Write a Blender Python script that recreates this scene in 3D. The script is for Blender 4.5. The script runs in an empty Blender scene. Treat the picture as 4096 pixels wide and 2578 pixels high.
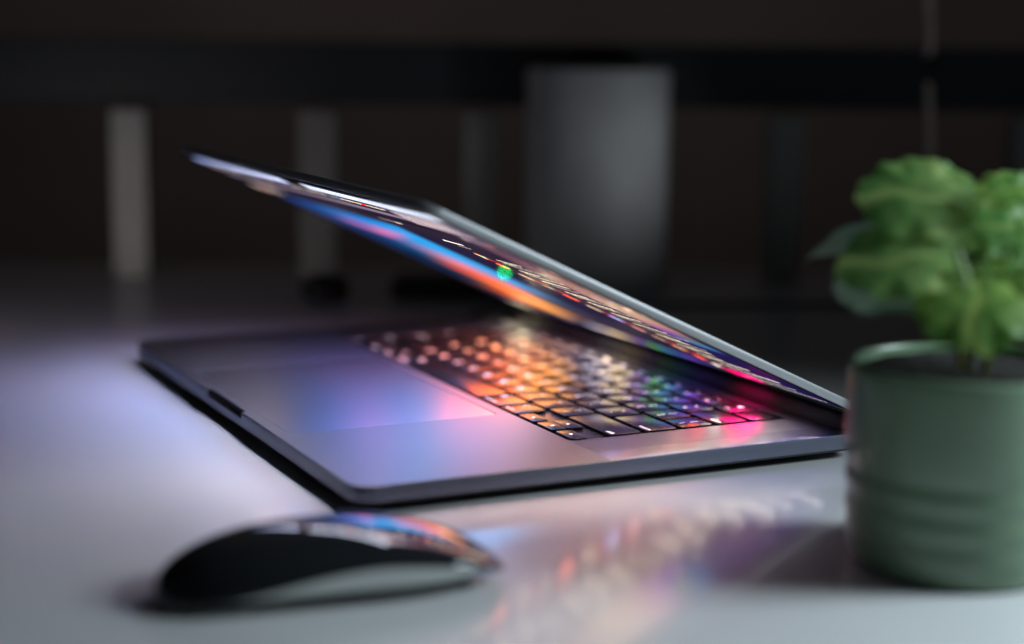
import bpy, bmesh, math, random
from mathutils import Vector, Matrix

random.seed(7)
C = bpy.context.scene.collection
MM = 0.001

# ---------------------------------------------------------------- camera
CAM = Vector((981.012, -235.478, 187.852))
YAW, PITCH, ROLL = 1.11817, -0.16608, 0.0103
FPX = 6965.41


def cam_axes():
    fw = Vector((-math.sin(YAW) * math.cos(PITCH), math.cos(YAW) * math.cos(PITCH), math.sin(PITCH)))
    rt = fw.cross(Vector((0, 0, 1))).normalized()
    up = rt.cross(fw)
    r2 = rt * math.cos(ROLL) + up * math.sin(ROLL)
    u2 = -rt * math.sin(ROLL) + up * math.cos(ROLL)
    return fw, r2, u2


FW, RT, UP = cam_axes()
cam_data = bpy.data.cameras.new('camera')
cam = bpy.data.objects.new('camera', cam_data)
C.objects.link(cam)
rot = Matrix((RT, UP, -FW)).transposed().to_4x4()
cam.matrix_world = Matrix.Translation(CAM * MM) @ rot
cam_data.sensor_width = 36.0
cam_data.sensor_fit = 'HORIZONTAL'
cam_data.lens = 36.0 * FPX / 4096
cam_data.clip_start = 0.01
cam_data.clip_end = 50
cam_data.dof.use_dof = True
cam_data.dof.focus_distance = 0.782
cam_data.dof.aperture_fstop = 2.7
bpy.context.scene.camera = cam

# ---------------------------------------------------------------- world, lamp, added fills, exposure
sc = bpy.context.scene
world = bpy.data.worlds.new('World')
sc.world = world
world.use_nodes = True
bg = world.node_tree.nodes['Background']
bg.inputs[0].default_value = (0.80, 0.86, 1.0, 1)
bg.inputs[1].default_value = 0.011
sc.view_settings.view_transform = 'Standard'
sc.view_settings.look = 'None'
sc.view_settings.exposure = 0
sc.view_settings.gamma = 1
sc.render.film_transparent = False
sc.cycles.use_denoising = True
sc.cycles.max_bounces = 10
sc.cycles.caustics_reflective = True
sc.cycles.blur_glossy = 0.3
sc.cycles.sample_clamp_indirect = 30


def area(name, loc, target, size, power, color):
    l = bpy.data.lights.new(name, 'AREA')
    l.shape = 'RECTANGLE'
    l.size, l.size_y = size
    l.energy = power
    l.color = color
    o = bpy.data.objects.new(name, l)
    C.objects.link(o)
    o.location = Vector(loc) * MM
    d = (Vector(target) - Vector(loc)).normalized()
    o.rotation_euler = d.to_track_quat('-Z', 'Y').to_euler()
    return o


# positions by distance in front of the camera, sideways, height
VR = Vector((RT.x, RT.y, 0)).normalized()
VF = Vector((FW.x, FW.y, 0)).normalized()


def far(d, a, z):
    p = Vector((CAM.x, CAM.y, 0)) + VF * d + VR * a
    return (p.x, p.y, z)


wl = area('window_lamp', far(560, 610, 360), far(270, 250, 0), (0.24, 0.24), 3.8, (0.78, 0.92, 1.0))
wl.data.spread = math.radians(130)
rl = area('leg_fill', far(930, -430, 22), far(1335, -280, 90), (0.10, 0.03), 0.040, (1.0, 0.96, 0.93))  # added low fill for the shelf legs, no lamp stands there
rl.data.spread = math.radians(85)
sl = area('canister_fill', far(945, 318, 45), far(1300, 62, 115), (0.06, 0.05), 0.0062, (0.92, 0.96, 1.0))  # unseen fill added to brighten the canister
sl.data.spread = math.radians(26)
wall_fill = area('wall_fill', far(1750, 0, 1500), far(2250, 0, 300), (1.6, 0.3), 0.9, (1.0, 0.93, 0.92))  # added wash that lifts the dark wall, not a real fitting
wall_fill.data.spread = math.radians(75)


# ---------------------------------------------------------------- helpers
def tag(o, label=None, cat=None, group=None, kind=None):
    if label: o['label'] = label
    if cat: o['category'] = cat
    if group: o['group'] = group
    if kind: o['kind'] = kind
    return o


def empty(name, loc, label, cat, group=None):
    o = bpy.data.objects.new(name, None)
    C.objects.link(o)
    o.location = Vector(loc) * MM
    o.empty_display_size = 0.02
    return tag(o, label, cat, group)


def to_mesh(name, bm, smooth=35):
    me = bpy.data.meshes.new(name)
    bmesh.ops.recalc_face_normals(bm, faces=bm.faces)
    bm.to_mesh(me)
    bm.free()
    me.transform(Matrix.Scale(MM, 4))
    if smooth:
        for p in me.polygons: p.use_smooth = True
        me.set_sharp_from_angle(angle=math.radians(smooth))
    return me


def obj(name, me, mat, parent=None):
    if isinstance(me, bmesh.types.BMesh):
        me = to_mesh(name, me)
    o = bpy.data.objects.new(name, me)
    C.objects.link(o)
    if mat is not None and not me.materials:
        me.materials.append(mat)
    if parent is not None:
        o.parent = parent
        # coordinates are built in scene space: cancel the parents' offsets
        off = Vector((0, 0, 0))
        q = parent
        while q is not None:
            off += q.location
            q = q.parent
        o.location = -off if not o.get('local') else (0, 0, 0)
    return o


def rrect(x0, x1, y0, y1, r, n=6):
    pts = []
    for cx, cy, a0 in ((x1 - r, y1 - r, 0), (x0 + r, y1 - r, 90), (x0 + r, y0 + r, 180), (x1 - r, y0 + r, 270)):
        for i in range(n + 1):
            a = math.radians(a0 + 90 * i / n)
            pts.append((cx + r * math.cos(a), cy + r * math.sin(a)))
    return pts


def loft(bm, rings, cap0=True, cap1=True, f=None):
    """rings: lists of 3D points with the same count"""
    vr = []
    for ring in rings:
        vr.append([bm.verts.new(f(*p) if f else p) for p in ring])
    n = len(vr[0])
    for a, b in zip(vr, vr[1:]):
        for i in range(n):
            j = (i + 1) % n
            bm.faces.new((a[i], a[j], b[j], b[i]))
    if cap0: bm.faces.new(list(reversed(vr[0])))
    if cap1: bm.faces.new(vr[-1])
    return vr


def slab(bm, x0, x1, y0, y1, r, prof, n=6, f=None):
    rings = []
    for ins, z in prof:
        rings.append([(x, y, z) for x, y in rrect(x0 + ins, x1 - ins, y0 + ins, y1 - ins, max(r - ins, 0.05), n)])
    return loft(bm, rings, f=f)


def plate(bm, outline, holes, z0, z1, f=None):
    """flat plate with holes; outline and holes are lists of (x, y)"""
    f = f or (lambda x, y, z: (x, y, z))
    loops = [outline] + holes
    for z in (z0, z1):
        es = []
        for lp in loops:
            vs = [bm.verts.new((x, y, z)) for x, y in lp]
            for i in range(len(vs)):
                es.append(bm.edges.new((vs[i], vs[(i + 1) % len(vs)])))
        bmesh.ops.triangle_fill(bm, edges=es, use_beauty=True, use_dissolve=False)
    bm.verts.ensure_lookup_table()
    n = sum(len(l) for l in loops)
    k = 0
    for lp in loops:
        m = len(lp)
        for i in range(m):
            j = (i + 1) % m
            bm.faces.new((bm.verts[k + i], bm.verts[k + j], bm.verts[n + k + j], bm.verts[n + k + i]))
        k += m
    for v in bm.verts:
        v.co = f(*v.co)


def box(bm, x0, x1, y0, y1, z0, z1, bev=0, f=None):
    g = bmesh.ops.create_cube(bm, size=1)
    vs = g['verts']
    for v in vs:
        v.co = Vector(((x0 + x1) / 2 + v.co.x * (x1 - x0), (y0 + y1) / 2 + v.co.y * (y1 - y0), (z0 + z1) / 2 + v.co.z * (z1 - z0)))
    if bev:
        es = list({e for v in vs for e in v.link_edges})
        r = bmesh.ops.bevel(bm, geom=es, offset=bev, segments=2, affect='EDGES', profile=0.5)
        vs = list({v for fc in r['faces'] for v in fc.verts} | {v for v in vs if v.is_valid})
    if f:
        for v in vs: v.co = f(*v.co)


def tube(bm, pts, r, n=10, taper=None):
    rings = []
    pts = [Vector(p) for p in pts]
    ref = Vector((0.3, 0.2, 1)).normalized()
    for i, p in enumerate(pts):
        t = (pts[min(i + 1, len(pts) - 1)] - pts[max(i - 1, 0)]).normalized()
        a = t.cross(ref).normalized()
        b = t.cross(a)
        rr = r if taper is None else r + (taper - r) * i / (len(pts) - 1)
        rings.append([p + (a * math.cos(2 * math.pi * k / n) + b * math.sin(2 * math.pi * k / n)) * rr for k in range(n)])
    loft(bm, rings)


def curve_pts(ctrl, n=24):
    """Catmull-Rom through the control points"""
    c = [Vector(p) for p in ctrl]
    c = [c[0] * 2 - c[1]] + c + [c[-1] * 2 - c[-2]]
    out = []
    for i in range(1, len(c) - 2):
        for k in range(n):
            t = k / n
            out.append(0.5 * ((2 * c[i]) + (c[i + 1] - c[i - 1]) * t + (2 * c[i - 1] - 5 * c[i] + 4 * c[i + 1] - c[i + 2]) * t * t
                              + (3 * c[i] - c[i - 1] - 3 * c[i + 1] + c[i + 2]) * t ** 3))
    out.append(c[-2])
    return out


def lathe(bm, cx, cy, prof, n=96):
    rings = [[(cx + r * math.cos(2 * math.pi * i / n), cy + r * math.sin(2 * math.pi * i / n), z) for i in range(n)] for r, z in prof]
    loft(bm, rings)


# ---------------------------------------------------------------- materials
def lin(c):
    return tuple(((v / 255) / 12.92 if v / 255 <= 0.04045 else ((v / 255 + 0.055) / 1.055) ** 2.4) for v in c)


def mat(name, col, rough=0.5, metal=0.0, spec=0.5, coat=0.0, coat_rough=0.05, noise=None, bump=None, emit=None, sss=0):
    m = bpy.data.materials.new(name)
    m.use_nodes = True
    nt = m.node_tree
    b = nt.nodes['Principled BSDF']
    b.inputs['Base Color'].default_value = (*col, 1)
    b.inputs['Roughness'].default_value = rough
    b.inputs['Metallic'].default_value = metal
    b.inputs['Specular IOR Level'].default_value = spec
    b.inputs['Coat Weight'].default_value = coat
    b.inputs['Coat Roughness'].default_value = coat_rough
    tc = nt.nodes.new('ShaderNodeTexCoord')
    if noise:
        scale, amt = noise
        nz = nt.nodes.new('ShaderNodeTexNoise')
        nz.inputs['Scale'].default_value = scale
        nz.inputs['Detail'].default_value = 6
        nt.links.new(tc.outputs['Object'], nz.inputs['Vector'])
        rp = nt.nodes.new('ShaderNodeValToRGB')
        rp.color_ramp.elements[0].position = 0.3
        rp.color_ramp.elements[1].position = 0.7
        rp.color_ramp.elements[0].color = (*[c * (1 - amt) for c in col], 1)
        rp.color_ramp.elements[1].color = (*[min(1, c * (1 + amt)) for c in col], 1)
        nt.links.new(nz.outputs['Fac'], rp.inputs['Fac'])
        nt.links.new(rp.outputs['Color'], b.inputs['Base Color'])
        mr = nt.nodes.new('ShaderNodeMapRange')
        mr.inputs['To Min'].default_value = rough * 0.85
        mr.inputs['To Max'].default_value = min(1, rough * 1.15)
        nt.links.new(nz.outputs['Fac'], mr.inputs['Value'])
        nt.links.new(mr.outputs['Result'], b.inputs['Roughness'])
    if bump:
        scale, dist = bump
        nz = nt.nodes.new('ShaderNodeTexNoise')
        nz.inputs['Scale'].default_value = scale
        nz.inputs['Detail'].default_value = 3
        nt.links.new(tc.outputs['Object'], nz.inputs['Vector'])
        bp = nt.nodes.new('ShaderNodeBump')
        bp.inputs['Distance'].default_value = dist
        bp.inputs['Strength'].default_value = 1
        nt.links.new(nz.outputs['Fac'], bp.inputs['Height'])
        nt.links.new(bp.outputs['Normal'], b.inputs['Normal'])
    if emit:
        b.inputs['Emission Color'].default_value = (*emit[0], 1)
        b.inputs['Emission Strength'].default_value = emit[1]
    return m


M = {}
M['table'] = mat('white_lacquer', (0.66, 0.67, 0.68), 0.42, spec=0.5, coat=0.45, coat_rough=0.115, noise=(6, 0.03))
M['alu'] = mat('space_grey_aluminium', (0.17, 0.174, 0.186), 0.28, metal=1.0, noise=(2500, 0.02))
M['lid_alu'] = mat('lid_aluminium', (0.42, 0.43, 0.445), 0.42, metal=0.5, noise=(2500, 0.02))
M['side'] = mat('side_lit_aluminium', (0.135, 0.15, 0.20), 0.46, metal=0.6, noise=(2500, 0.02))  # same metal as the top; light on the sides put into the colour
M['film'] = mat('palm_rest_film', (0.15, 0.15, 0.15), 0.38, metal=1.0)
M['trackpad'] = mat('trackpad_glass', (0.34, 0.34, 0.345), 0.28, metal=1.0)
M['key'] = mat('key_plastic', (0.006, 0.006, 0.0062), 0.21, spec=0.22, bump=(1500, 0.000006))
M['well'] = mat('keyboard_well', (0.006, 0.0055, 0.0055), 0.25, metal=0.0, noise=(500, 0.3))
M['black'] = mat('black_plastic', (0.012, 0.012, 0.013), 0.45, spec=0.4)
M['rubber'] = mat('black_rubber', (0.015, 0.015, 0.015), 0.8, spec=0.2)
M['bezel'] = mat('bezel_glass', (0.004, 0.004, 0.005), 0.05, spec=0.35)
M['legend'] = mat('lit_legend', (0.8, 0.8, 0.8), 0.5, emit=((1.0, 0.96, 0.92), 0.85))
M['mouse_top'] = mat('mouse_black_glass', (0.016, 0.018, 0.021), 0.05, spec=0.5)
M['mouse_body'] = mat('mouse_aluminium', (0.68, 0.71, 0.69), 0.45, metal=0.2)
M['pot'] = mat('sage_glaze', (0.165, 0.25, 0.16), 0.30, spec=0.4, coat=0.18, coat_rough=0.14, noise=(40, 0.08))
M['soil'] = mat('dark_soil', (0.012, 0.010, 0.008), 0.95, noise=(200, 0.4), bump=(300, 0.002))
M['stem'] = mat('plant_stem', (0.13, 0.12, 0.035), 0.5, noise=(150, 0.3))
M['petiole'] = mat('pale_petiole', (0.20, 0.32, 0.10), 0.45, noise=(150, 0.2))
M['shelf'] = mat('black_shelf_board', (0.019, 0.023, 0.029), 0.6, noise=(20, 0.2))
M['leg'] = mat('grey_shelf_leg', (0.30, 0.29, 0.28), 0.5, metal=0.2, noise=(30, 0.15))
M['can'] = mat('grey_canister', (0.55, 0.56, 0.57), 0.6, metal=0.0, spec=0.3, noise=(25, 0.1))
M['wall'] = mat('dark_brown_wall', (0.16, 0.125, 0.12), 0.85, noise=(3, 0.2))
M['floor'] = mat('dark_floor', (0.020, 0.016, 0.014), 0.6, noise=(5, 0.3))
M['cord'] = mat('beige_cord', (0.75, 0.58, 0.52), 0.8, noise=(200, 0.2))
M['cable'] = mat('white_cable', (0.10, 0.10, 0.105), 0.6)
M['green_led'] = mat('green_led', (0.0, 0.3, 0.05), 0.4, emit=((0.0, 1.0, 0.16), 42))


def grille_material():
    m = mat('speaker_grille', (0.17, 0.17, 0.18), 0.3, metal=1.0)
    nt = m.node_tree
    b = nt.nodes['Principled BSDF']
    tc = nt.nodes.new('ShaderNodeTexCoord')
    vo = nt.nodes.new('ShaderNodeTexVoronoi')
    vo.inputs['Scale'].default_value = 1000
    vo.inputs['Randomness'].default_value = 0.0
    nt.links.new(tc.outputs['Object'], vo.inputs['Vector'])
    rp = nt.nodes.new('ShaderNodeValToRGB')
    rp.color_ramp.elements[0].position = 0.24
    rp.color_ramp.elements[1].position = 0.32
    rp.color_ramp.elements[0].color = (0.01, 0.01, 0.01, 1)
    rp.color_ramp.elements[1].color = (0.17, 0.17, 0.18, 1)
    nt.links.new(vo.outputs['Distance'], rp.inputs['Fac'])
    nt.links.new(rp.outputs['Color'], b.inputs['Base Color'])
    return m


M['grille'] = grille_material()


def leaf_material(name, dark, light, sheen=0.25):
    m = bpy.data.materials.new(name)
    m.use_nodes = True
    nt = m.node_tree
    b = nt.nodes['Principled BSDF']
    b.inputs['Roughness'].default_value = 0.42
    b.inputs['Specular IOR Level'].default_value = 0.4
    at = nt.nodes.new('ShaderNodeAttribute')
    at.attribute_name = 'vein'
    tc = nt.nodes.new('ShaderNodeTexCoord')
    nz = nt.nodes.new('ShaderNodeTexNoise')
    nz.inputs['Scale'].default_value = 160
    nz.inputs['Detail'].default_value = 4
    nt.links.new(tc.outputs['Object'], nz.inputs['Vector'])
    ad = nt.nodes.new('ShaderNodeMath')
    ad.operation = 'MULTIPLY_ADD'
    ad.inputs[1].default_value = 0.22
    nt.links.new(nz.outputs['Fac'], ad.inputs[0])
    nt.links.new(at.outputs['Fac'], ad.inputs[2])
    rp = nt.nodes.new('ShaderNodeValToRGB')
    rp.color_ramp.elements[0].position = 0.15
    rp.color_ramp.elements[1].position = 1.05
    rp.color_ramp.elements[0].color = (*dark, 1)
    rp.color_ramp.elements[1].color = (*light, 1)
    nt.links.new(ad.outputs[0], rp.inputs['Fac'])
    nt.links.new(rp.outputs['Color'], b.inputs['Base Color'])
    tr = nt.nodes.new('ShaderNodeBsdfTranslucent')
    nt.links.new(rp.outputs['Color'], tr.inputs['Color'])
    mx = nt.nodes.new('ShaderNodeMixShader')
    mx.inputs[0].default_value = 0.48
    nt.links.new(b.outputs[0], mx.inputs[1])
    nt.links.new(tr.outputs[0], mx.inputs[2])
    nt.links.new(mx.outputs[0], nt.nodes['Material Output'].inputs['Surface'])
    return m


M['leaf'] = leaf_material('green_leaf', (0.11, 0.31, 0.075), (0.56, 0.72, 0.24))
M['leaf_young'] = leaf_material('young_leaf', (0.11, 0.30, 0.055), (0.52, 0.68, 0.18))
M['leaf_dull'] = leaf_material('leaf_underside', (0.22, 0.34, 0.27), (0.34, 0.44, 0.33))


def screen_material():
    m = bpy.data.materials.new('lit_display')
    m.use_nodes = True
    nt = m.node_tree
    nt.nodes.remove(nt.nodes['Principled BSDF'])
    at = nt.nodes.new('ShaderNodeAttribute')
    at.attribute_name = 'pixel'
    em = nt.nodes.new('ShaderNodeEmission')
    nt.links.new(at.outputs['Color'], em.inputs['Color'])
    # a liquid crystal panel gives less light at steep angles
    ge = nt.nodes.new('ShaderNodeNewGeometry')
    dp = nt.nodes.new('ShaderNodeVectorMath')
    dp.operation = 'DOT_PRODUCT'
    nt.links.new(ge.outputs['Normal'], dp.inputs[0])
    nt.links.new(ge.outputs['Incoming'], dp.inputs[1])
    ab = nt.nodes.new('ShaderNodeMath')
    ab.operation = 'ABSOLUTE'
    nt.links.new(dp.outputs['Value'], ab.inputs[0])
    mr = nt.nodes.new('ShaderNodeMapRange')
    mr.inputs['To Min'].default_value = 5.0
    mr.inputs['To Max'].default_value = 52.0
    pw = nt.nodes.new('ShaderNodeMath')
    pw.operation = 'POWER'
    pw.inputs[1].default_value = 2.8
    nt.links.new(ab.outputs[0], pw.inputs[0])
    nt.links.new(pw.outputs[0], mr.inputs['Value'])
    nt.links.new(mr.outputs['Result'], em.inputs['Strength'])
    gl = nt.nodes.new('ShaderNodeBsdfGlossy')
    gl.inputs['Roughness'].default_value = 0.0
    fr = nt.nodes.new('ShaderNodeFresnel')
    fr.inputs['IOR'].default_value = 1.25
    mx = nt.nodes.new('ShaderNodeMixShader')
    nt.links.new(fr.outputs[0], mx.inputs[0])
    nt.links.new(em.outputs[0], mx.inputs[1])
    nt.links.new(gl.outputs[0], mx.inputs[2])
    nt.links.new(mx.outputs[0], nt.nodes['Material Output'].inputs['Surface'])
    return m


M['screen'] = screen_material()

# ---------------------------------------------------------------- setting: wall, floor, table
bm = bmesh.new()
ring = lambda z, d0, d1, w: [far(d0, -w, z), far(d0, w, z), far(d1, w, z), far(d1, -w, z)]
loft(bm, [ring(-740, 2250, 2330, 2600), ring(1900, 2250, 2330, 2600)])
tag(obj('wall', to_mesh('wall', bm, 0), M['wall']), kind='structure')
bm = bmesh.new()
loft(bm, [ring(-760, -1500, 2330, 2600), ring(-740, -1500, 2330, 2600)])
tag(obj('floor', to_mesh('floor', bm, 0), M['floor']), kind='structure')

table = empty('table', (300, 100, -740), 'glossy white table that the laptop, the mouse and the plant stand on', 'table')
bm = bmesh.new()
prof = [(2, -26), (0, -24), (0, -2), (0.6, -0.6), (2, 0)]
rings = []
for ins, z in prof:
    rings.append([far(-420 + ins, -900 + ins, z), far(-420 + ins, 900 - ins, z), far(1395 - ins, 900 - ins, z), far(1395 - ins, -900 + ins, z)])
loft(bm, rings)
obj('tabletop', to_mesh('tabletop', bm, 20), M['table'], table)
for d in (-360, 1330):
    for a in (-840, 840):
        bm = bmesh.new()
        loft(bm, [[far(d - 25, a - 25, z), far(d + 25, a - 25, z), far(d + 25, a + 25, z), far(d - 25, a + 25, z)] for z in (-740, -26)])
        obj('leg', to_mesh('leg', bm, 0), M['table'], table)

# ---------------------------------------------------------------- laptop
W, D = 357.9, 245.9
ZT = 9.58
XR, YK, P = 40.13, 117.11, 19.0
KX1 = W - XR                         # right edge of the key block
KX0 = KX1 - 14.5 * P + 2.5
KY1 = YK + 6 * P - 2.5
GAP = 2.5
ZK = ZT + 0.3
ZW = ZT - 1.15
YH, ZH, TH = 236.676, 20.791, 0.4366

laptop = empty('laptop', (W / 2, D / 2, 0), 'half-open dark grey laptop with its screen and key legends lit', 'laptop')

# base case, hollowed for the keyboard, the trackpad and the finger notch
bm = bmesh.new()
slab(bm, 0, W, 0, D, 10, [(8, 0.9), (4, 1.1), (1.6, 1.5), (0.5, 2.0), (0, 2.9), (0, ZT - 0.35), (0.1, ZT - 0.1), (0.4, ZT)], n=10)
base_me = to_mesh('base_case', bm, 0)


def cutter(fill):
    b = bmesh.new()
    fill(b)
    m = to_mesh('cut', b, 0)
    o = bpy.data.objects.new('cut', m)
    C.objects.link(o)
    return o


cx = W / 2
TPX0, TPX1, TPY0, TPY1 = cx - 80, cx + 80, 6.7, 108.6
NX0, NX1 = cx - 28, cx + 28
tmp = bpy.data.objects.new('tmp', base_me)
C.objects.link(tmp)
cuts = [
    cutter(lambda b: slab(b, KX0 - 2.2, KX1 + 2.2, YK - 2.2, KY1 + 2.2, 3.4, [(0, ZW), (0, ZT + 5)], n=6)),
    cutter(lambda b: slab(b, TPX0 - 0.25, TPX1 + 0.25, TPY0 - 0.25, TPY1 + 0.25, 3.2, [(0, ZT - 0.7), (0, ZT + 5)], n=6)),
    cutter(lambda b: slab(b, NX0, NX1, -8, 2.7, 1.2, [(0.9, ZT - 3.4), (0.25, ZT - 3.0), (0, ZT - 2.4), (0, ZT + 4)], n=4)),
]
for c_ in cuts:
    md = tmp.modifiers.new('b', 'BOOLEAN')
    md.operation = 'DIFFERENCE'
    md.solver = 'EXACT'
    md.object = c_
dg = bpy.context.evaluated_depsgraph_get()
me = bpy.data.meshes.new_from_object(tmp.evaluated_get(dg))
for o_ in [tmp] + cuts:
    bpy.data.objects.remove(o_)
me.name = 'base_case'
for p_ in me.polygons: p_.use_smooth = True
me.set_sharp_from_angle(angle=math.radians(30))
me.materials.clear()
me.materials.append(M['alu'])
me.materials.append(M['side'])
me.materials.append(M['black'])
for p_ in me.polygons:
    if p_.normal.z < -0.3: p_.material_index = 2  # underside is the same aluminium, blackened for the shade beneath
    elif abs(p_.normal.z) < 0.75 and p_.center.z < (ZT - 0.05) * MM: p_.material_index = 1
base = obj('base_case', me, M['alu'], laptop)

# thin black plates added to darken the notch
bm = bmesh.new()
box(bm, NX0 + 0.3, NX1 - 0.3, 0.12, 2.62, ZT - 3.36, ZT - 3.2)
box(bm, NX0 + 0.3, NX1 - 0.3, 2.3, 2.64, ZT - 3.18, ZT - 0.1)
box(bm, NX0 + 0.05, NX0 + 0.28, 0.12, 2.28, ZT - 3.0, ZT - 0.1)
box(bm, NX1 - 0.28, NX1 - 0.05, 0.12, 2.28, ZT - 3.0, ZT - 0.1)
obj('finger_notch', to_mesh('finger_notch', bm, 0), M['rubber'], base)

for fx in (26, W - 26):
    for fy in (24, D - 24):
        bm = bmesh.new()
        lathe(bm, fx, fy, [(8, -2.2), (8.6, -1.9), (8.6, 1.1)], n=24)
        obj('foot', bm, M['rubber'], laptop)

# keyboard well floor
bm = bmesh.new()
slab(bm, KX0 - 2.1, KX1 + 2.1, YK - 2.1, KY1 + 2.1, 3.3, [(0, ZW + 0.02), (0, ZW + 0.12)], n=6)
obj('keyboard_well', bm, M['well'], laptop)

# palm rest film with a hole for the trackpad and a dent for the notch
bm = bmesh.new()
fo = rrect(0.7, W - 0.7, 0.7, YK - 2.3, 9.3, 10)
ol = [(W - 0.5, YK - 2.35), (0.5, YK - 2.35)]
for x_, y_ in rrect(0.5, W - 0.5, 0.5, 60, 9.5, 10):
    if y_ < 30: ol.append((x_, y_))
k_ = max(i for i, q in enumerate(ol) if q[0] < cx and q[1] < 0.51) + 1
ol[k_:k_] = [(NX0 - 0.3, 0.5), (NX0 - 0.2, 2.0), (NX0 + 0.8, 2.95), (NX1 - 0.8, 2.95), (NX1 + 0.2, 2.0), (NX1 + 0.3, 0.5)]
plate(bm, ol, [rrect(TPX0 - 0.3, TPX1 + 0.3, TPY0 - 0.3, TPY1 + 0.3, 3.2, 6)], ZT + 0.01, ZT + 0.13)
obj('palm_rest', to_mesh('palm_rest', bm, 30), M['film'], laptop)

bm = bmesh.new()
slab(bm, TPX0, TPX1, TPY0, TPY1, 3.0, [(0, ZT - 0.65), (0, ZT - 0.12), (0.12, ZT - 0.02)], n=6)
obj('trackpad', bm, M['trackpad'], laptop)

for x0, x1 in ((KX1 + 5.5, KX1 + 24.5), (KX0 - 24.5, KX0 - 5.5)):
    bm = bmesh.new()
    slab(bm, x0, x1, YK - 1, KY1 + 2, 2, [(0, ZT + 0.004), (0, ZT + 0.03)], n=3)
    obj('speaker_grille', to_mesh('speaker_grille', bm, 0), M['grille'], laptop)

# ---- keys
key_meshes = {}


def key_mesh(w, h):
    k = (round(w, 2), round(h, 2))
    if k not in key_meshes:
        b = bmesh.new()
        slab(b, -w / 2, w / 2, -h / 2, h / 2, 1.7, [(0, -1.25), (0, -0.22), (0.09, -0.05), (0.3, 0)], n=4)
        me_ = to_mesh('key', b, 40)
        me_.materials.append(M['key'])
        key_meshes[k] = me_
    return key_meshes[k]


def glyph_polys(txt, size):
    cu = bpy.data.curves.new('t', 'FONT')
    cu.body = txt
    cu.size = size
    cu.resolution_u = 2
    cu.align_x = 'CENTER'
    cu.align_y = 'CENTER'
    o = bpy.data.objects.new('t', cu)
    C.objects.link(o)
    d_ = bpy.context.evaluated_depsgraph_get()
    me_ = bpy.data.meshes.new_from_object(o.evaluated_get(d_))
    vs = [tuple(v.co) for v in me_.vertices]
    fs = [tuple(p.vertices) for p in me_.polygons]
    bpy.data.objects.remove(o)
    bpy.data.curves.remove(cu)
    bpy.data.meshes.remove(me_)
    return vs, fs


gcache = {}


def legend_mesh(items):
    """items: (text, size, x, y, anchor)"""
    b = bmesh.new()
    for txt, size, x, y, anc in items:
        if txt in TRI:
            pts = [(px * size / 2, py * size / 2) for px, py in TRI[txt]]
            vs = [(px, py, 0) for px, py in pts]
            fs = [tuple(range(len(vs)))]
        else:
            if (txt, size) not in gcache: gcache[(txt, size)] = glyph_polys(txt, size)
            vs, fs = gcache[(txt, size)]
        if not vs: continue
        xs = [v[0] for v in vs]
        ys = [v[1] for v in vs]
        if anc == 'R': ox = x - max(xs)
        elif anc == 'L': ox = x - min(xs)
        else: ox = x - (max(xs) + min(xs)) / 2
        oy = y - (max(ys) + min(ys)) / 2 if anc == 'C' else y
        bv = [b.verts.new((v[0] + ox, v[1] + oy, 0.012)) for v in vs]
        for f_ in fs:
            try: b.faces.new([bv[i] for i in f_])
            except ValueError: pass
    me_ = to_mesh('legend', b, 0)
    me_.materials.append(M['legend'])
    # text faces must look up
    if me_.polygons and sum(p.normal.z * p.area for p in me_.polygons) < 0:
        me_.flip_normals()
    return me_


TRI = {'<tri_r>': [(-.8, .8), (-.8, -.8), (.8, 0)], '<tri_l>': [(.8, .8), (-.8, 0), (.8, -.8)],
       '<tri_u>': [(-.8, -.8), (.8, -.8), (0, .8)], '<tri_d>': [(-.8, .8), (0, -.8), (.8, .8)]}


def add_key(x0, x1, y0, y1, items=None):
    w, h = x1 - x0, y1 - y0
    k = bpy.data.objects.new('key', key_mesh(w, h))
    C.objects.link(k)
    k.parent = laptop
    k.location = Vector(((x0 + x1) / 2, (y0 + y1) / 2, ZK)) * MM - laptop.location
    if items:
        l = bpy.data.objects.new('legend', legend_mesh(items(w, h)))
        C.objects.link(l)
        l.parent = k
    return k


def centre(t, s=6.0): return lambda w, h: [(t, s, 0, 0, 'C')]
def stacked(a, b_): return lambda w, h: [(a, 4.4, 0, h * 0.19, 'C'), (b_, 4.4, 0, -h * 0.21, 'C')]
def br(t): return lambda w, h: [(t, 3.5, w / 2 - 1.6, -h * 0.33, 'R')]
def bl(t): return lambda w, h: [(t, 3.5, -w / 2 + 1.6, -h * 0.33, 'L')]
def modl(t, s): return lambda w, h: [(t, 3.3, w / 2 - 1.4, -h * 0.33, 'R'), (s, 4.4, w / 2 - 3.2, h * 0.22, 'C')]
def modr(t, s): return lambda w, h: [(t, 3.3, -w / 2 + 1.4, -h * 0.33, 'L'), (s, 4.4, -w / 2 + 3.2, h * 0.22, 'C')]
def fk(t, s): return lambda w, h: [(s, 4.4, 0, h * 0.16, 'C'), (t, 2.6, 0, -h * 0.25, 'C')]


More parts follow.
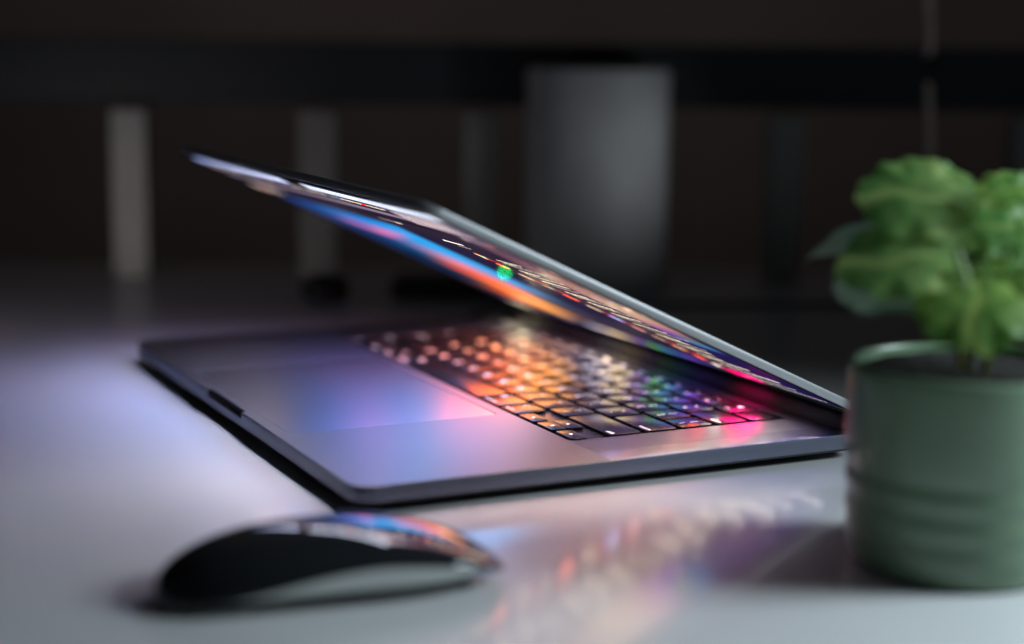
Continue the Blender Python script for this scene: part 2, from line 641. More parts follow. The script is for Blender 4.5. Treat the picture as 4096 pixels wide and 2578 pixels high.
rows = [
    [(1, bl('fn')), (1, modl('control', '^')), (1, modl('option', '\u2325')), (1.25, modl('command', '\u2318')), (5, None),
     (1.25, modr('command', '\u2318')), (1, modr('option', '\u2325'))],
    [(2.25, bl('shift'))] + [(1, centre(c)) for c in 'ZXCVBNM'] + [(1, stacked('<', ',')), (1, stacked('>', '.')), (1, stacked('?', '/')), (2.25, br('shift'))],
    [(1.75, bl('caps lock'))] + [(1, centre(c)) for c in 'ASDFGHJKL'] + [(1, stacked(':', ';')), (1, stacked('"', "'")), (1.75, br('return'))],
    [(1.5, bl('tab'))] + [(1, centre(c)) for c in 'QWERTYUIOP'] + [(1, stacked('{', '[')), (1, stacked('}', ']')), (1, stacked('|', '\\'))],
    [(1, stacked('~', '`'))] + [(1, stacked(a, b_)) for a, b_ in zip('!@#$%^&*()', '1234567890')] + [(1, stacked('_', '\u2013')), (1, stacked('+', '=')), (1.5, br('delete'))],
    [(1.5, bl('esc'))] + [(1, fk('F%d' % (i + 1), s)) for i, s in enumerate(['\u2600', '\u2600', '\u25a1', '\u25cb', '\u25cf', '\u25d0', '\u00ab', '\u2016', '\u00bb', '\u25c2', '\u25c3', '\u25c4'])] + [(1, None)],
]
for r_, row in enumerate(rows):
    x = KX0
    y0 = YK + P * r_
    for wu, it in row:
        add_key(x, x + wu * P - GAP, y0, y0 + P - GAP, it)
        x += wu * P
hh = (P - GAP - 0.5) / 2
for i, t in ((2, '<tri_l>'), (1, '<tri_d>'), (0, '<tri_r>')):
    xr = KX1 - P * i
    add_key(xr - P + GAP, xr, YK, YK + hh, lambda w, h, t=t: [(t, 2.6, 0, 0, 'C')])
xr = KX1 - P
add_key(xr - P + GAP, xr, YK + hh + 0.5, YK + P - GAP, lambda w, h: [('<tri_u>', 2.6, 0, 0, 'C')])

# finger print ring on the top right key
bm = bmesh.new()
kx, ky = KX1 - (P - GAP) / 2, YK + 5 * P + (P - GAP) / 2
loft(bm, [[(kx + r * math.cos(2 * math.pi * i / 40), ky + r * math.sin(2 * math.pi * i / 40), ZK + z) for i in range(40)] for r, z in ((6.6, 0.002), (6.6, 0.05), (6.35, 0.05), (6.35, 0.002))], False, False)
obj('fingerprint_ring', bm, M['key'], laptop)

# ---- hinge
bm = bmesh.new()
n = 24
for x0, x1 in ((6, W - 6),):
    rings = []
    for x_, r in ((x0, 4.6), (x0 + 0.6, 5.2), (x1 - 0.6, 5.2), (x1, 4.6)):
        rings.append([(x_, 243.2 + r * math.cos(2 * math.pi * i / n), 11.2 + r * math.sin(2 * math.pi * i / n)) for i in range(n)])
    loft(bm, rings)
obj('hinge', bm, M['rubber'], laptop)


# ---- lid; lid space: x, s (distance from the hinge up the screen), q (outwards)
def LID(x, s, q):
    return Vector((x, YH - s * math.cos(TH) + q * math.sin(TH), ZH + s * math.sin(TH) + q * math.cos(TH)))


S0, S1 = -12.0, 230.5
bm = bmesh.new()
slab(bm, 0, W, S0, S1, 9, [(0.5, 0.0), (0.12, 0.18), (0, 0.5), (0, 3.3), (0.35, 3.85), (1.2, 4.19)], n=8, f=LID)
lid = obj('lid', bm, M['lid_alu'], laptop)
bm = bmesh.new()
plate(bm, rrect(0.7, W - 0.7, S0 + 0.7, S1 - 0.7, 8.3, 8), [rrect(1.9, W - 1.9, S0 + 1.9, S1 - 1.9, 7.2, 8)], -0.55, -0.01, f=LID)
obj('gasket', to_mesh('gasket', bm, 30), M['rubber'], lid)
bm = bmesh.new()
slab(bm, 2.0, W - 2.0, S0 + 2.0, S1 - 2.0, 7, [(0, -0.14), (0, -0.01)], n=8, f=LID)
obj('bezel', bm, M['bezel'], lid)

# ---- what the display shows: flat print on the panel, coloured per corner
AX0, AX1, AS0, AS1 = 6.4, 351.5, -1.5, 223.6


def mixc(a, b, t):
    return tuple(x + (y - x) * t for x, y in zip(a, b))


def sstep(a, b, x):
    t = min(1, max(0, (x - a) / (b - a)))
    return t * t * (3 - 2 * t)


PAGE = (32, 24, 46)
BLOBS = [  # video picture: x, s, rx, rs, colour, weight
    (60, 60, 60, 60, (0, 40, 86), 1), (120, 165, 60, 22, (20, 105, 195), 1), (60, 150, 30, 30, (24, 52, 130), 1),
    (180, 140, 30, 45, (40, 150, 235), 1.6), (190, 100, 16, 40, (60, 150, 235), 1.8), (150, 165, 30, 12, (0, 120, 235), 1),
    (110, 112, 26, 18, (0, 96, 170), 1), (165, 120, 20, 20, (10, 130, 230), 1.0),
    (85, 148, 16, 6, (240, 110, 200), 2.4), (112, 142, 20, 6, (270, 120, 190), 2.6), (128, 146, 8, 5, (255, 110, 170), 3),
    (150, 150, 6, 4, (255, 110, 170), 3.5), (167, 152, 5, 3.5, (255, 110, 175), 3.5),
    (140, 108, 22, 14, (265, 135, 165), 2.6), (125, 122, 14, 8, (180, 110, 180), 1.5),
    (105, 84, 18, 14, (300, 95, 40), 2.8), (72, 36, 16, 15, (330, 110, 25), 3.2), (112, 64, 16, 14, (335, 140, 45), 3.2),
    (106, 35, 17, 15, (350, 225, 100), 3.6), (126, 52, 9, 9, (310, 205, 140), 1.8), (146, 36, 10, 12, (120, 58, 48), 2),
    (165, 45, 16, 16, (58, 30, 36), 2.6), (150, 76, 14, 14, (225, 130, 135), 2.0), (190, 55, 16, 25, (40, 28, 36), 2.4),
    (190, 20, 26, 16, (34, 20, 36), 1.6), (36, 36, 18, 16, (120, 56, 64), 1.6),
]
WALLP = [
    (335, 205, 25, 12, (120, 112, 150), 1), (335, 170, 22, 22, (100, 72, 100), 1.2), (335, 145, 20, 14, (150, 112, 110), 1.4),
    (332, 112, 18, 14, (196, 164, 146), 2), (332, 96, 14, 6, (180, 118, 150), 1.6), (322, 84, 14, 5, (150, 84, 190), 1.6), (320, 76, 9, 6, (96, 60, 220), 2),
    (333, 78, 7, 5, (96, 150, 96), 2), (336, 71, 9, 5, (60, 130, 210), 2), (338, 50, 26, 14, (26, 20, 88), 2), (338, 18, 26, 26, (24, 16, 84), 2),
]


def field(x, s):
    c = PAGE
    # video player
    e = sstep(20, 30, x) * (1 - sstep(203, 214, x)) * (1 - sstep(171, 177, s))
    if e > 0:
        wsum, col = 0.15, [v * 0.15 for v in (6, 50, 110)]
        for bx, bs, rx, rs, bc, bw in BLOBS:
            w = bw * math.exp(-((x - bx) / rx) ** 2 - ((s - bs) / rs) ** 2)
            wsum += w
            for i in range(3): col[i] += w * bc[i]
        c = mixc(c, tuple(v / wsum for v in col), e)
    e = sstep(308, 322, x) * (1 - sstep(196, 204, s))
    if e > 0:
        wsum, col = 0.1, [v * 0.1 for v in PAGE]
        for bx, bs, rx, rs, bc, bw in WALLP:
            w = bw * math.exp(-((x - bx) / rx) ** 2 - ((s - bs) / rs) ** 2)
            wsum += w
            for i in range(3): col[i] += w * bc[i] * 0.78
        c = mixc(c, tuple(v / wsum for v in col), e)
    # navy page between player and list
    e = sstep(200, 215, x) * (1 - sstep(255, 262, x)) * (1 - sstep(160, 185, s))
    c = mixc(c, (22, 20, 54), e * 0.7)
    return c


bm = bmesh.new()
lay = bm.loops.layers.float_color.new('pixel')


def put(face, cols, k=1.0):
    for lp, c in zip(face.loops, cols):
        r, g, b_ = lin(c)
        lp[lay] = (r * k * 1.10, g * k, b_ * k * 0.80, 1)      # warm white point


nx, ns = 96, 64
grid = [[bm.verts.new(LID(AX0 + (AX1 - AX0) * i / nx, AS0 + (AS1 - AS0) * j / ns, -0.16)) for i in range(nx + 1)] for j in range(ns + 1)]
fc = [[field(AX0 + (AX1 - AX0) * i / nx, AS0 + (AS1 - AS0) * j / ns) for i in range(nx + 1)] for j in range(ns + 1)]
for j in range(ns):
    for i in range(nx):
        f_ = bm.faces.new((grid[j][i], grid[j][i + 1], grid[j + 1][i + 1], grid[j + 1][i]))
        put(f_, (fc[j][i], fc[j][i + 1], fc[j + 1][i + 1], fc[j + 1][i]))


def quad(x0, x1, s0, s1, c, k=1.0, lv=1, c2=None):
    q = -0.16 - 0.02 * lv
    f_ = bm.faces.new([bm.verts.new(LID(a, b_, q)) for a, b_ in ((x0, s0), (x1, s0), (x1, s1), (x0, s1))])
    c2 = c2 or c
    put(f_, (c, c2, c2, c), k)


def words(x0, x1, s, h, c, k=1.0, lv=3, wmin=1.2, wmax=5):
    """a line of small print: word-like strokes"""
    x = x0
    while x < x1 - 0.8:
        w = random.uniform(wmin, wmax)
        xe = min(x + w, x1)
        n_ = max(2, int((xe - x) / 0.75))
        for i in range(n_):
            a = x + (xe - x) * i / n_
            b_ = a + (xe - x) / n_ * random.uniform(0.5, 0.9)
            t = random.uniform(0.0, 0.25) * h
            quad(a, b_, s + random.uniform(0, 0.2) * h, s + h - t, c, k, lv)
        x = xe + random.uniform(0.6, 1.1)


# menu bar either side of the camera notch
LAV = (190, 206, 255)
quad(AX0, 165, 216.0, AS1, (140, 160, 235), 1.3, 1, (180, 196, 250))
quad(193, AX1, 216.0, AS1, LAV, 1.05, 1, (195, 212, 255))
quad(165, 193, 216.0, 217.2, LAV, 0.7, 1)
for x0, x1 in ((12, 70), (228, 250), (262, 300), (310, 345)):
    words(x0, x1, 218.2, 3.0, (90, 96, 150), 0.7)
# tab strip with bookmarks
quad(AX0, AX1, 206.5, 216.0, (34, 26, 52), 1, 1)
words(8, 64, 209.0, 3.8, (220, 205, 200), 0.9)
for i, c in enumerate([(140, 150, 110), (170, 150, 200), (190, 170, 170), (150, 140, 190), (200, 180, 180), (210, 200, 190)]):
    quad(66 + i * 21, 82 + i * 21, 209.5, 212.8, c, 0.5, 2)
for x_, c in ((172, (150, 170, 120)), (178, (170, 150, 210)), (184, (190, 180, 200)), (190, (210, 200, 200)), (196, (200, 200, 190)), (206, (170, 160, 200)), (212, (110, 190, 90)), (216, (150, 120, 240))):
    quad(x_, x_ + 3.4, 209.6, 212.8, c, 0.8, 2)
words(220, 246, 209.6, 2.6, (240, 230, 220), 1.4)
quad(247, 252, 209.6, 212.4, (255, 20, 40), 1.5, 3)
words(253, 275, 209.6, 2.6, (240, 230, 215), 1.3)
quad(20, 26, 178, 186, (220, 60, 40), 0.9, 2)
for i in range(5):
    quad(8 + i * 9, 15 + i * 9, 178 + (i % 2) * 2, 188, [(210, 200, 205), (150, 140, 160), (225, 215, 210), (150, 140, 170), (235, 225, 220)][i], 0.9, 2)
# header band
quad(14, 282, 199.0, 204.5, (112, 104, 136), 0.9, 1)
quad(10, 300, 190.0, 194.5, (20, 15, 30), 1, 1)
words(211, 240, 185.0, 2.2, (200, 190, 200), 0.7)
words(232, 240, 185.0, 2.0, (250, 250, 250), 1.3)
# text window at the upper right
quad(281, 346, 196.5, 213.0, (120, 108, 142), 0.7, 2)
for i in range(7):
    words(283, 344 - (i % 3) * 6, 197.6 + i * 2.2, 1.3, (226, 216, 226), 1.0)
for i, (x_, c) in enumerate(((314, (160, 150, 160)), (322, (110, 100, 130)), (330, (120, 110, 140)), (338, (170, 120, 120)))):
    quad(x_, x_ + 6, 187, 191, c, 0.7, 2)
# list beside the player: thumbnails and white titles
words(258, 281, 170.5, 2.4, (255, 255, 255), 2.0, wmin=2.5)
words(266, 281, 166.5, 1.4, (200, 190, 210), 1.2)
i = 0
s = 158.5
WARM = [(255, 190, 140), (252, 110, 60), (255, 215, 170), (240, 150, 100), (255, 80, 40), (250, 225, 200)]
while s > 16:
    c1 = WARM[i % 6]
    if 60 < s < 92: c1 = [(150, 140, 250), (255, 180, 200)][i % 2]
    kk = random.uniform(0.8, 3.0)
    h = random.uniform(6.5, 9.0)
    quad(263.0, 267.4, s - h - 0.6, s - 0.6, c1, kk, 2, mixc(c1, (120, 90, 80), 0.6))
    quad(267.4, 277, s - h - 0.6, s - 1.2, mixc(c1, (60, 40, 50), 0.7), 0.5, 2, (52, 40, 56))
    if i % 3 != 1: quad(264.5, 264.5 + random.uniform(9, 18), s - h - 1.6, s - h - 0.6, (255, 20, 36), random.uniform(0.7, 1.2), 4, (235, 36, 30))
    if i % 3 == 0: quad(266, 271, s - 4.2, s - 2.2, (40, 190, 190), 1.1, 4)
    words(286, random.uniform(305, 318), s - 2.9, 1.9, (255, 246, 234), 1.35, 5)
    if i % 4 != 2: words(287, random.uniform(298, 313), s - 5.6, 1.8, (250, 238, 226), 1.1, 5)
    words(287, random.uniform(308, 328), s - 8.2, 1.5, (235, 228, 225), 1.0, 5)
    s -= h + 4.6 + random.uniform(0, 1.5)
    i += 1
# dock
quad(14, 262, -0.5, 11.5, (74, 60, 104), 0.7, 2)
for x_, c, k in ((17, (200, 190, 170), 1.0), (29, (252, 244, 222), 1.5), (41, (190, 180, 170), 0.8), (57, (90, 80, 96), 0.8), (73, (60, 60, 110), 0.8),
                 (89, (120, 110, 150), 0.8), (105, (70, 70, 130), 0.8), (121, (190, 190, 232), 1.3), (135, (232, 214, 226), 1.4), (148, (250, 228, 190), 1.5),
                 (161, (210, 190, 190), 1.0), (174, (130, 80, 210), 1.0), (187, (100, 190, 90), 0.85), (200, (60, 150, 210), 0.85), (213, (50, 90, 190), 1),
                 (226, (90, 60, 200), 1), (239, (60, 50, 150), 0.8)):
    quad(x_, x_ + 10.5, 0.4, 10.4, c, k, 3)
quad(263, 269, 10, 15.5, (255, 250, 250), 1.5, 3)
quad(265.5, 292, -0.8, 11.0, (255, 0, 120), 1.15, 3, (255, 20, 150))
quad(279, 284, 3, 6, (255, 120, 190), 1.2, 4)
for s_, x0, x1 in ((33, 300, 322), (30, 300, 318), (22, 304, 334), (19.5, 304, 330), (12, 310, 333), (3, 310, 346)):
    words(x0, x1, s_, 1.1, (250, 245, 255), 1.6, 4)
words(292, 306, 9.5, 1.6, (140, 210, 210), 1.2)
words(294, 312, 4.5, 2.0, (240, 230, 240), 1.1)
_t = [0.0] * 4
for f_ in bm.faces:
    a_ = f_.calc_area()
    for i in range(3): _t[i] += a_ * sum(lp[lay][i] for lp in f_.loops) / len(f_.loops)
print('DISPLAY MEAN', [v / (345 * 225) for v in _t])
me = bpy.data.meshes.new('display')
bm.to_mesh(me)
bm.free()
me.transform(Matrix.Scale(MM, 4))
disp = obj('display', me, M['screen'], lid)
bm = bmesh.new()
slab(bm, 165.5, 192.5, 217.2, 225.5, 1.5, [(0, -0.3), (0, -0.15)], n=3, f=LID)
obj('camera_notch', bm, M['bezel'], lid)

# ---------------------------------------------------------------- charging plug at the far side of the laptop
cab = empty('charging_cable', (-13, 228, 0), 'charging cable plugged into the far side of the laptop, its green light on', 'cable')
bm = bmesh.new()
slab(bm, -25.5, -0.4, 221.5, 244.5, 2.2, [(0.7, 1.6), (0, 2.2), (0, 4.2), (0.7, 4.8)], n=4)
plug = obj('plug', bm, M['lid_alu'], cab)
bm = bmesh.new()
lathe(bm, -22.0, 233.2, [(1.35, 4.78), (1.3, 4.95)], n=20)
obj('status_light', bm, M['green_led'], plug)
bm = bmesh.new()
tube(bm, curve_pts([(-24.5, 233, 3.2), (-44, 234, 1.0), (-70, 250, -0.2), (-80, 300, -0.2), (-40, 420, -0.2), (20, 560, -0.2)], 12), 1.9, 10)
obj('cord', bm, M['cable'], cab)

# ---------------------------------------------------------------- mouse
mouse = empty('mouse', (441, -39.5, 0), 'black and silver wireless mouse standing in front of the laptop', 'mouse')
L0, L1, MX = -60.5, 60.5, 0.0
MROT = math.radians(-8.5)
MC = (441.5, -41.0)


def MT(me_):
    me_.transform(Matrix.Translation(Vector((MC[0], MC[1], 0)) * MM) @ Matrix.Rotation(MROT, 4, 'Z'))
    return me_

NT, NU = 40, 28


def msec(t):
    y = L0 + (L1 - L0) * t
    e = abs(2 * t - 1)
    w = 28.6 * (1 - e ** 3.2) ** (1 / 2.6)
    top = 4.2 + 18.2 * ((1 - abs((t - 0.48) / 0.48) ** 2.7) ** 0.62 if t < 0.48 else (1 - abs((t - 0.48) / 0.52) ** 2.3) ** 0.82)
    edge = 2.6 + 11.6 * math.sin(math.pi * max(0, min(1, (t - 0.06) * 0.86))) ** 1.25
    return y, w, top, min(edge, 2.4 + (top - 2.4) * 0.60)


ts = [0.5 - 0.5 * math.cos(math.pi * (0.012 + 0.976 * i / NT)) for i in range(NT + 1)]
bm = bmesh.new()
rows_ = []
for t in ts:
    y, w, top, edge = msec(t)
    rr = []
    for k in range(NU + 1):
        a = math.pi * k / NU
        cxx = math.cos(a)
        xx = w * (abs(cxx) ** 0.82) * (1 if cxx >= 0 else -1)
        zz = edge + (top - edge) * (math.sin(a) ** 0.9)
        rr.append(bm.verts.new((MX + xx, y, zz)))
    rows_.append(rr)
for a, b_ in zip(rows_, rows_[1:]):
    for k in range(NU):
        bm.faces.new((a[k], a[k + 1], b_[k + 1], b_[k]))
bm.faces.new(rows_[0])
bm.faces.new(list(reversed(rows_[-1])))
obj('top_shell', MT(to_mesh('top_shell', bm, 60)), M['mouse_top'], mouse)
bm = bmesh.new()
rings = []
for t in ts:
    y, w, top, edge = msec(t)
    wb = max(0.6, w - 7.0)
    yb = (L0 + L1) / 2 + (y - (L0 + L1) / 2) * 0.86
    sec = []
    for sgn in (1, -1):
        part = []
        for k in range(7):
            f_ = k / 6
            xx = wb + (w - 0.25 - wb) * math.sin(f_ * math.pi / 2) ** 0.9
            zb_ = min(4.6, edge - 0.4)
            zz = zb_ + (edge - 0.02 - zb_) * f_ ** 1.5
            part.append((MX + sgn * xx, yb + (y - yb) * f_, zz))
        sec += part if sgn == 1 else list(reversed(part))
    rings.append(sec)
vr = [[bm.verts.new(p_) for p_ in r] for r in rings]
m_ = len(vr[0])
for a, b_ in zip(vr, vr[1:]):
    for k in range(m_):
        j = (k + 1) % m_
        bm.faces.new((a[k], a[j], b_[j], b_[k]))
bm.faces.new(vr[0])
bm.faces.new(list(reversed(vr[-1])))
obj('body', MT(to_mesh('body', bm, 50)), M['mouse_body'], mouse)
bm = bmesh.new()
pl = []
for sg in (1, -1):
    for t in (ts if sg == 1 else list(reversed(ts))):
        y, w, top, edge = msec(t)
        pl.append((MX + sg * max(0.5, w - 8.2), (L0 + L1) / 2 + (y - (L0 + L1) / 2) * 0.84))
loft(bm, [[(x_, y_, z_) for x_, y_ in pl] for z_ in (1.0, 4.9)])
obj('underside_shade', MT(to_mesh('underside_shade', bm, 40)), M['rubber'], mouse)  # black plate added in place of the shade under the body
for sx in (-13, 13):
    bm = bmesh.new()
    slab(bm, MX + sx - 1.6, MX + sx + 1.6, -46, 46, 1.5, [(0.4, 0), (0, 0.4), (0, 1.2)], n=4)
    obj('glide_rail', MT(to_mesh('glide_rail', bm, 40)), M['rubber'], mouse)

# ---------------------------------------------------------------- potted plant
PX, PY = 500.0, 182.0
plant = empty('potted_plant', (PX, PY, 0), 'leafy green plant in a ridged sage green pot beside the laptop hinge', 'potted plant')
prof = [(0.5, 0.3), (33, 0.3), (36.5, 0.0), (38.6, 1.0), (39.8, 3.2), (40.3, 6)]
z = 7.0
while z < 38:
    k = (z - 7) / 31
    prof.append((40.6 + 0.4 * math.sin(k * 2 * math.pi * 3.0 - 0.6) * (0.7 + 0.3 * k) + 0.6 * k, z))
    z += 1.0
prof += [(41.4, 39), (41.9, 42), (42.0, 50), (41.9, 62), (41.7, 70.5), (41.5, 72.5), (41.0, 73.6), (40.2, 74.0), (39.5, 73.6), (39.1, 72.4), (38.9, 66), (38, 63), (0.5, 62.5)]
bm = bmesh.new()
lathe(bm, PX, PY, prof, 128)
pot = obj('pot', to_mesh('pot', bm, 60), M['pot'], plant)
bm = bmesh.new()
g = 24
rings = []
for i in range(1, 10):
    r = 38.3 * i / 9
    rings.append([(PX + r * math.cos(2 * math.pi * k / 40), PY + r * math.sin(2 * math.pi * k / 40), 71 + random.uniform(-0.8, 0.8) - (1.5 if i == 9 else 0)) for k in range(40)])
loft(bm, rings, cap0=True, cap1=False)
obj('soil', to_mesh('soil', bm, 80), M['soil'], pot)

PD = (Vector((PX, PY, 90)) - CAM).dot(FW)
ppx = 6965.41 / 1.7010


def at(cxp, cyp, dd=0.0):
    """point near the plant's axis: where the pot's plane, moved dd mm towards the camera, meets this bearing"""
    vx = (3000 + cxp * 0.6595)
    vy = (500 + cyp * 0.6595)
    q = FW + RT * ((vx - 2048) / FPX) - UP * ((vy - 1289) / FPX)
    return CAM + q * (PD - dd)


def leaf(base, tip, wide, tilt, cup=-0.1, ruffle=1.0, m='leaf', sag=1.5, seed=0, point=0.0, quilt=0.7, parent=None):
    """round scalloped blade with ribs fanning out from its base; wide = its width as it faces the camera, mm"""
    rnd = random.Random(seed)
    ph = [rnd.uniform(0, 6.28) for _ in range(6)]
    A = tip - base
    Ln = A.length
    A.normalize()
    V = (CAM - base).normalized()
    Vp = (V - A * V.dot(A)).normalized()
    S = A.cross(Vp)
    if S.z < 0: S = -S
    t = math.radians(tilt)
    N = Vp * math.cos(t) + S * math.sin(t)
    Bv = A.cross(N).normalized()
    mid = (base + tip) * 0.5
    hl, hw = Ln / 2, wide / 2 / math.cos(t)
    nr, nt_ = 12, 60
    b = bmesh.new()
    ly = b.verts.layers.float.new('vein')

    def vert(r, a):
        x, y = math.cos(a), math.sin(a)              # x runs from base (-1) to tip (1)
        rad = 1 + 0.035 * math.cos(13 * a + ph[0]) + 0.03 * math.cos(5 * a + ph[1])
        if point: rad *= 1 - point * abs(y) ** 0.7 * max(0, x) * 0.9
        lobe = 1 - 0.20 * math.exp(-((abs(a - math.pi)) / 0.16) ** 2)
        u, v = x * r * rad * lobe, y * r * rad
        fx, fy = (u + 0.86) * hl, v * hw
        fan = math.atan2(fy, max(0.02 * hl, fx))
        d = math.hypot(fx, fy) / hl
        rib = abs(math.sin(fan * 3.6 + 0.25 * math.sin(d * 5 + ph[2])))
        sub = abs(math.sin(d * 6.5 + 1.4 * abs(fan)))
        vein = max(0.0, 1 - rib * 2.4) * min(1, d * 3)
        hz = cup * hw * r * r - sag * u * u
        hz += ruffle * r ** 3 * (math.sin(7 * a + ph[3]) + 0.5 * math.sin(12 * a + ph[4]))
        hz += quilt * (rib ** 0.7) * (0.55 + 0.45 * sub) * (1 - r ** 6) * min(1, d * 2)
        w = b.verts.new(mid + A * (u * hl) + Bv * (v * hw) + N * hz)
        w[ly] = 0.62 * vein + 0.16 * (1 - sub) * rib + 0.14 + 0.10 * math.sin(u * 3 + ph[5]) + 0.06 * r
        return w

    c0 = vert(0, 0)
    prev = None
    for k in range(1, nr + 1):
        ring_ = [vert(k / nr, 2 * math.pi * q / nt_) for q in range(nt_)]
        for q in range(nt_):
            q2 = (q + 1) % nt_
            if prev is None: b.faces.new((c0, ring_[q], ring_[q2]))
            else: b.faces.new((prev[q], ring_[q], ring_[q2], prev[q2]))
        prev = ring_
    me_ = to_mesh('leaf', b, 80)
    return obj('leaf', me_, M[m], parent or plant)


LEAVES = [
    # base, tip (bearing and nearness), facing width mm, tilt, options
    ((1440, 420, 2), (680, 370, -2), 29.5, 40, dict(seed=1)),
    ((1400, 330, -18), (960, 210, -22), 10, 40, dict(seed=21)),
    ((880, 570, -10), (330, 790, -12), 10, 36, dict(cup=0.15, seed=3, m='leaf_dull', ruffle=0.3, point=0.75, quilt=0.3)),
    ((1350, 715, 12), (550, 815, 8), 26.5, 36, dict(seed=4)),
    ((1200, 930, -10), (540, 975, -8), 20, 32, dict(cup=0.05, seed=5, m='leaf_dull', ruffle=0.6, quilt=0.4)),
    ((1370, 400, 8), (1800, 340, 4), 13, 42, dict(cup=0.05, seed=6, m='leaf_young')),
    ((1400, 790, 2), (1395, 1255, 32), 43, 4, dict(cup=-0.16, seed=7, m='leaf_young', ruffle=1.3, sag=3.5, quilt=1.0)),
    ((1600, 760, 6), (2060, 1230, 24), 34, 25, dict(cup=-0.14, seed=8, m='leaf_young', ruffle=1.2, sag=3)),
    ((1430, 640, -2), (2000, 720, 2), 16, 40, dict(seed=10)),
    ((1420, 450, -14), (1960, 330, -20), 22, 42, dict(seed=12)),
    ((1210, 580, -6), (1780, 560, -4), 20, 40, dict(seed=17)),
    ((1290, 880, -14), (1800, 900, -10), 18, 40, dict(seed=18)),
    ((1480, 770, 12), (1590, 850, 18), 6, 25, dict(cup=0.1, seed=14, m='leaf_young', ruffle=0.2, quilt=0.2)),
]
crown = at(1340, 660, 0)
for b_, t_, w_, ti, kw in LEAVES:
    leaf(at(*b_), at(*t_), w_, ti, **kw)
    # petiole from the leaf's base back to the crown
    pb = at(*b_)
    bm = bmesh.new()
    bk_ = FW * 14
    tube(bm, curve_pts([crown + bk_ + Vector((0, 0, -14)), (crown * 0.45 + pb * 0.55) + bk_ + Vector((0, 0, -5)), pb + FW * 1.5], 6), 1.1, 8, 0.8)
    obj('petiole', bm, M['petiole'], plant)
bm = bmesh.new()
tube(bm, curve_pts([at(1280, 720, 22), at(1300, 790, 24), at(1330, 880, 24), at(1325, 940, 22)], 8), 1.1, 10, 1.9)
obj('petiole', bm, M['petiole'], plant)
for dx, dy in ((-4, 1), (3, -2), (6, 3)):
    bm = bmesh.new()
    p0_ = Vector((PX + dx * 0.9, PY + dy, 69))
    tube(bm, curve_pts([p0_, p0_ * 0.6 + crown * 0.4 + Vector((dx, dy, 0)), crown + Vector((0, 0, -12))], 10), 1.6, 10, 1.3)
    obj('stem', bm, M['stem'], plant)

# ---------------------------------------------------------------- things in the dark behind
def bearing(vx, vy, depth):
    q = FW + RT * ((vx * 1.701 - 2048) / FPX) - UP * ((vy * 1.701 - 1289) / FPX)
    return CAM + q * depth


DS = 1335.0


def fbox(bm, c, w, d, z0, z1, bev=0.8):
    """upright box facing the camera's heading, front face centre at c"""
    prof_ = [(bev, z0), (0, z0 + bev), (0, z1 - bev), (bev, z1)]
    rings = []
    for ins, z_ in prof_:
        ring_ = []
        for a, dd in ((-w / 2 + ins, ins), (w / 2 - ins, ins), (w / 2 - ins, d - ins), (-w / 2 + ins, d - ins)):
            p_ = Vector((c.x, c.y, 0)) + VR * a + VF * dd
            ring_.append((p_.x, p_.y, z_))
        rings.append(ring_)
    loft(bm, rings)


cc = bearing(1204, 165, DS)
shelf = empty('desk_shelf', (cc.x, cc.y, 0), 'black desk shelf on slim grey legs along the dark far edge of the table', 'shelf')
bm = bmesh.new()
fbox(bm, cc, 1500, 45, 132, 180, 1.5)
obj('board', to_mesh('board', bm, 20), M['shelf'], shelf)
for vx, wv in ((310, 78), (750, 84), (1128, 70), (1842, 78), (2400, 60)):
    p_ = bearing(vx, 450, DS)
    bm = bmesh.new()
    fbox(bm, p_ - VF * 8, wv * 1.701 / FPX * DS, 20, 0, 128, 1.2)
    obj('leg', to_mesh('leg', bm, 20), M['leg'], shelf)

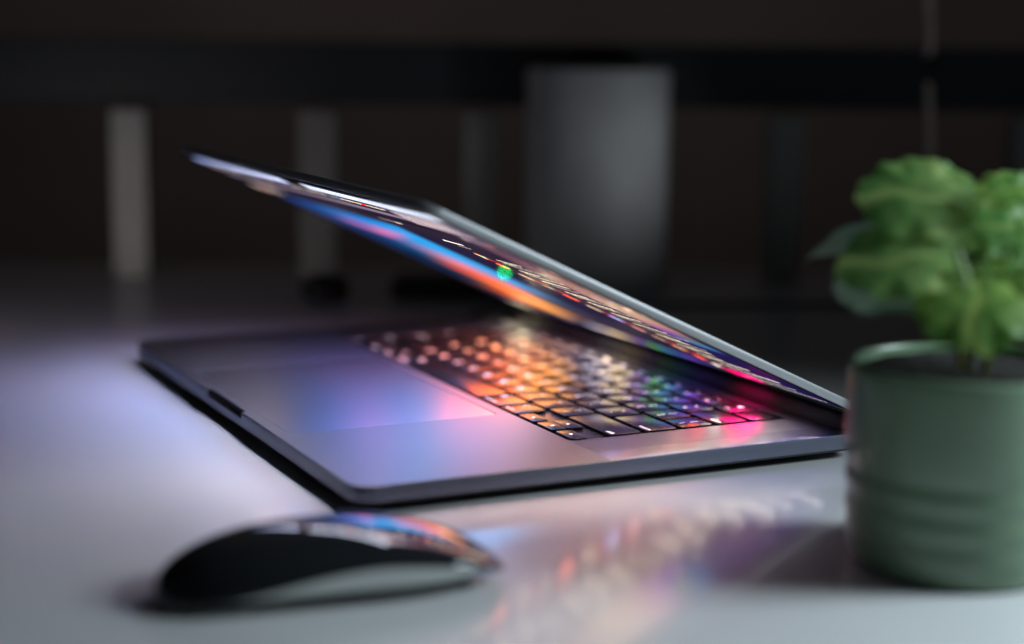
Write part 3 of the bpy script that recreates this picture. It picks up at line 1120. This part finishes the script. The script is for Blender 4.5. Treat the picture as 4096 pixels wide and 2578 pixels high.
p_ = bearing(1404, 400, 1300)
can = empty('canister', (p_.x, p_.y, 0), 'tall grey metal canister standing before the black shelf', 'canister')
bm = bmesh.new()
R = 52.5
lathe(bm, p_.x, p_.y, [(0.5, 0), (R - 2, 0), (R, 2), (R, 148), (R - 0.5, 149)], 64)
obj('body', to_mesh('body', bm, 40), M['can'], can)
bm = bmesh.new()
lathe(bm, p_.x, p_.y, [(R - 1.5, 149.0), (R + 0.6, 149.6), (R + 0.6, 160), (R - 1.5, 163), (0.5, 163.5)], 64)
obj('lid', to_mesh('lid', bm, 40), M['can'], can)

p0_ = bearing(2187, 0, 1180)
bm = bmesh.new()
pts = [bearing(2184, -420, 1190), bearing(2182, -100, 1190), bearing(2188, 60, 1190), bearing(2184, 170, 1190), bearing(2188, 330, 1190), bearing(2186, 560, 1190)]
pts.append(Vector((pts[-1].x - 2, pts[-1].y, 2.5)))
tube(bm, curve_pts(pts, 8), 2.6, 8)
cordo = empty('hanging_cord', (pts[-1].x, pts[-1].y, 0), 'thin brownish cord hanging straight down behind the plant', 'cord')
obj('strand', bm, M['cord'], cordo)
bm = bmesh.new()
k_ = bearing(2190, 160, 1190)
bmesh.ops.create_uvsphere(bm, u_segments=16, v_segments=10, radius=1)
for v in bm.verts: v.co = Vector((v.co.x * 6, v.co.y * 6, v.co.z * 11)) + k_
obj('knot', bm, M['black'], cordo)

p_ = bearing(765, 690, 1235)
bm = bmesh.new()
lathe(bm, p_.x, p_.y, [(0.5, 0), (14, 0), (17, 4), (17.5, 9), (15, 15), (9, 18), (0.5, 18.5)], 32)
tag(obj('round_case', to_mesh('round_case', bm, 60), M['black']), 'small round black case lying on the dark part of the table', 'case')
p_ = bearing(1070, 690, 1235)
bm = bmesh.new()
fbox(bm, p_, 92, 40, 0, 15, 4)
tag(obj('flat_pouch', to_mesh('flat_pouch', bm, 40), M['black']), 'low flat black pouch lying behind the open laptop', 'pouch')

# the table top lies 2.2 mm under the laptop's zero; everything that stands on it goes down with it
for o in (table, mouse, plant, shelf, can, cordo, bpy.data.objects['round_case'], bpy.data.objects['flat_pouch']):
    o.location.z -= 2.2 * MM
mouse.location += VF * 7.6 * MM
plant.location -= VR * 1.4 * MM
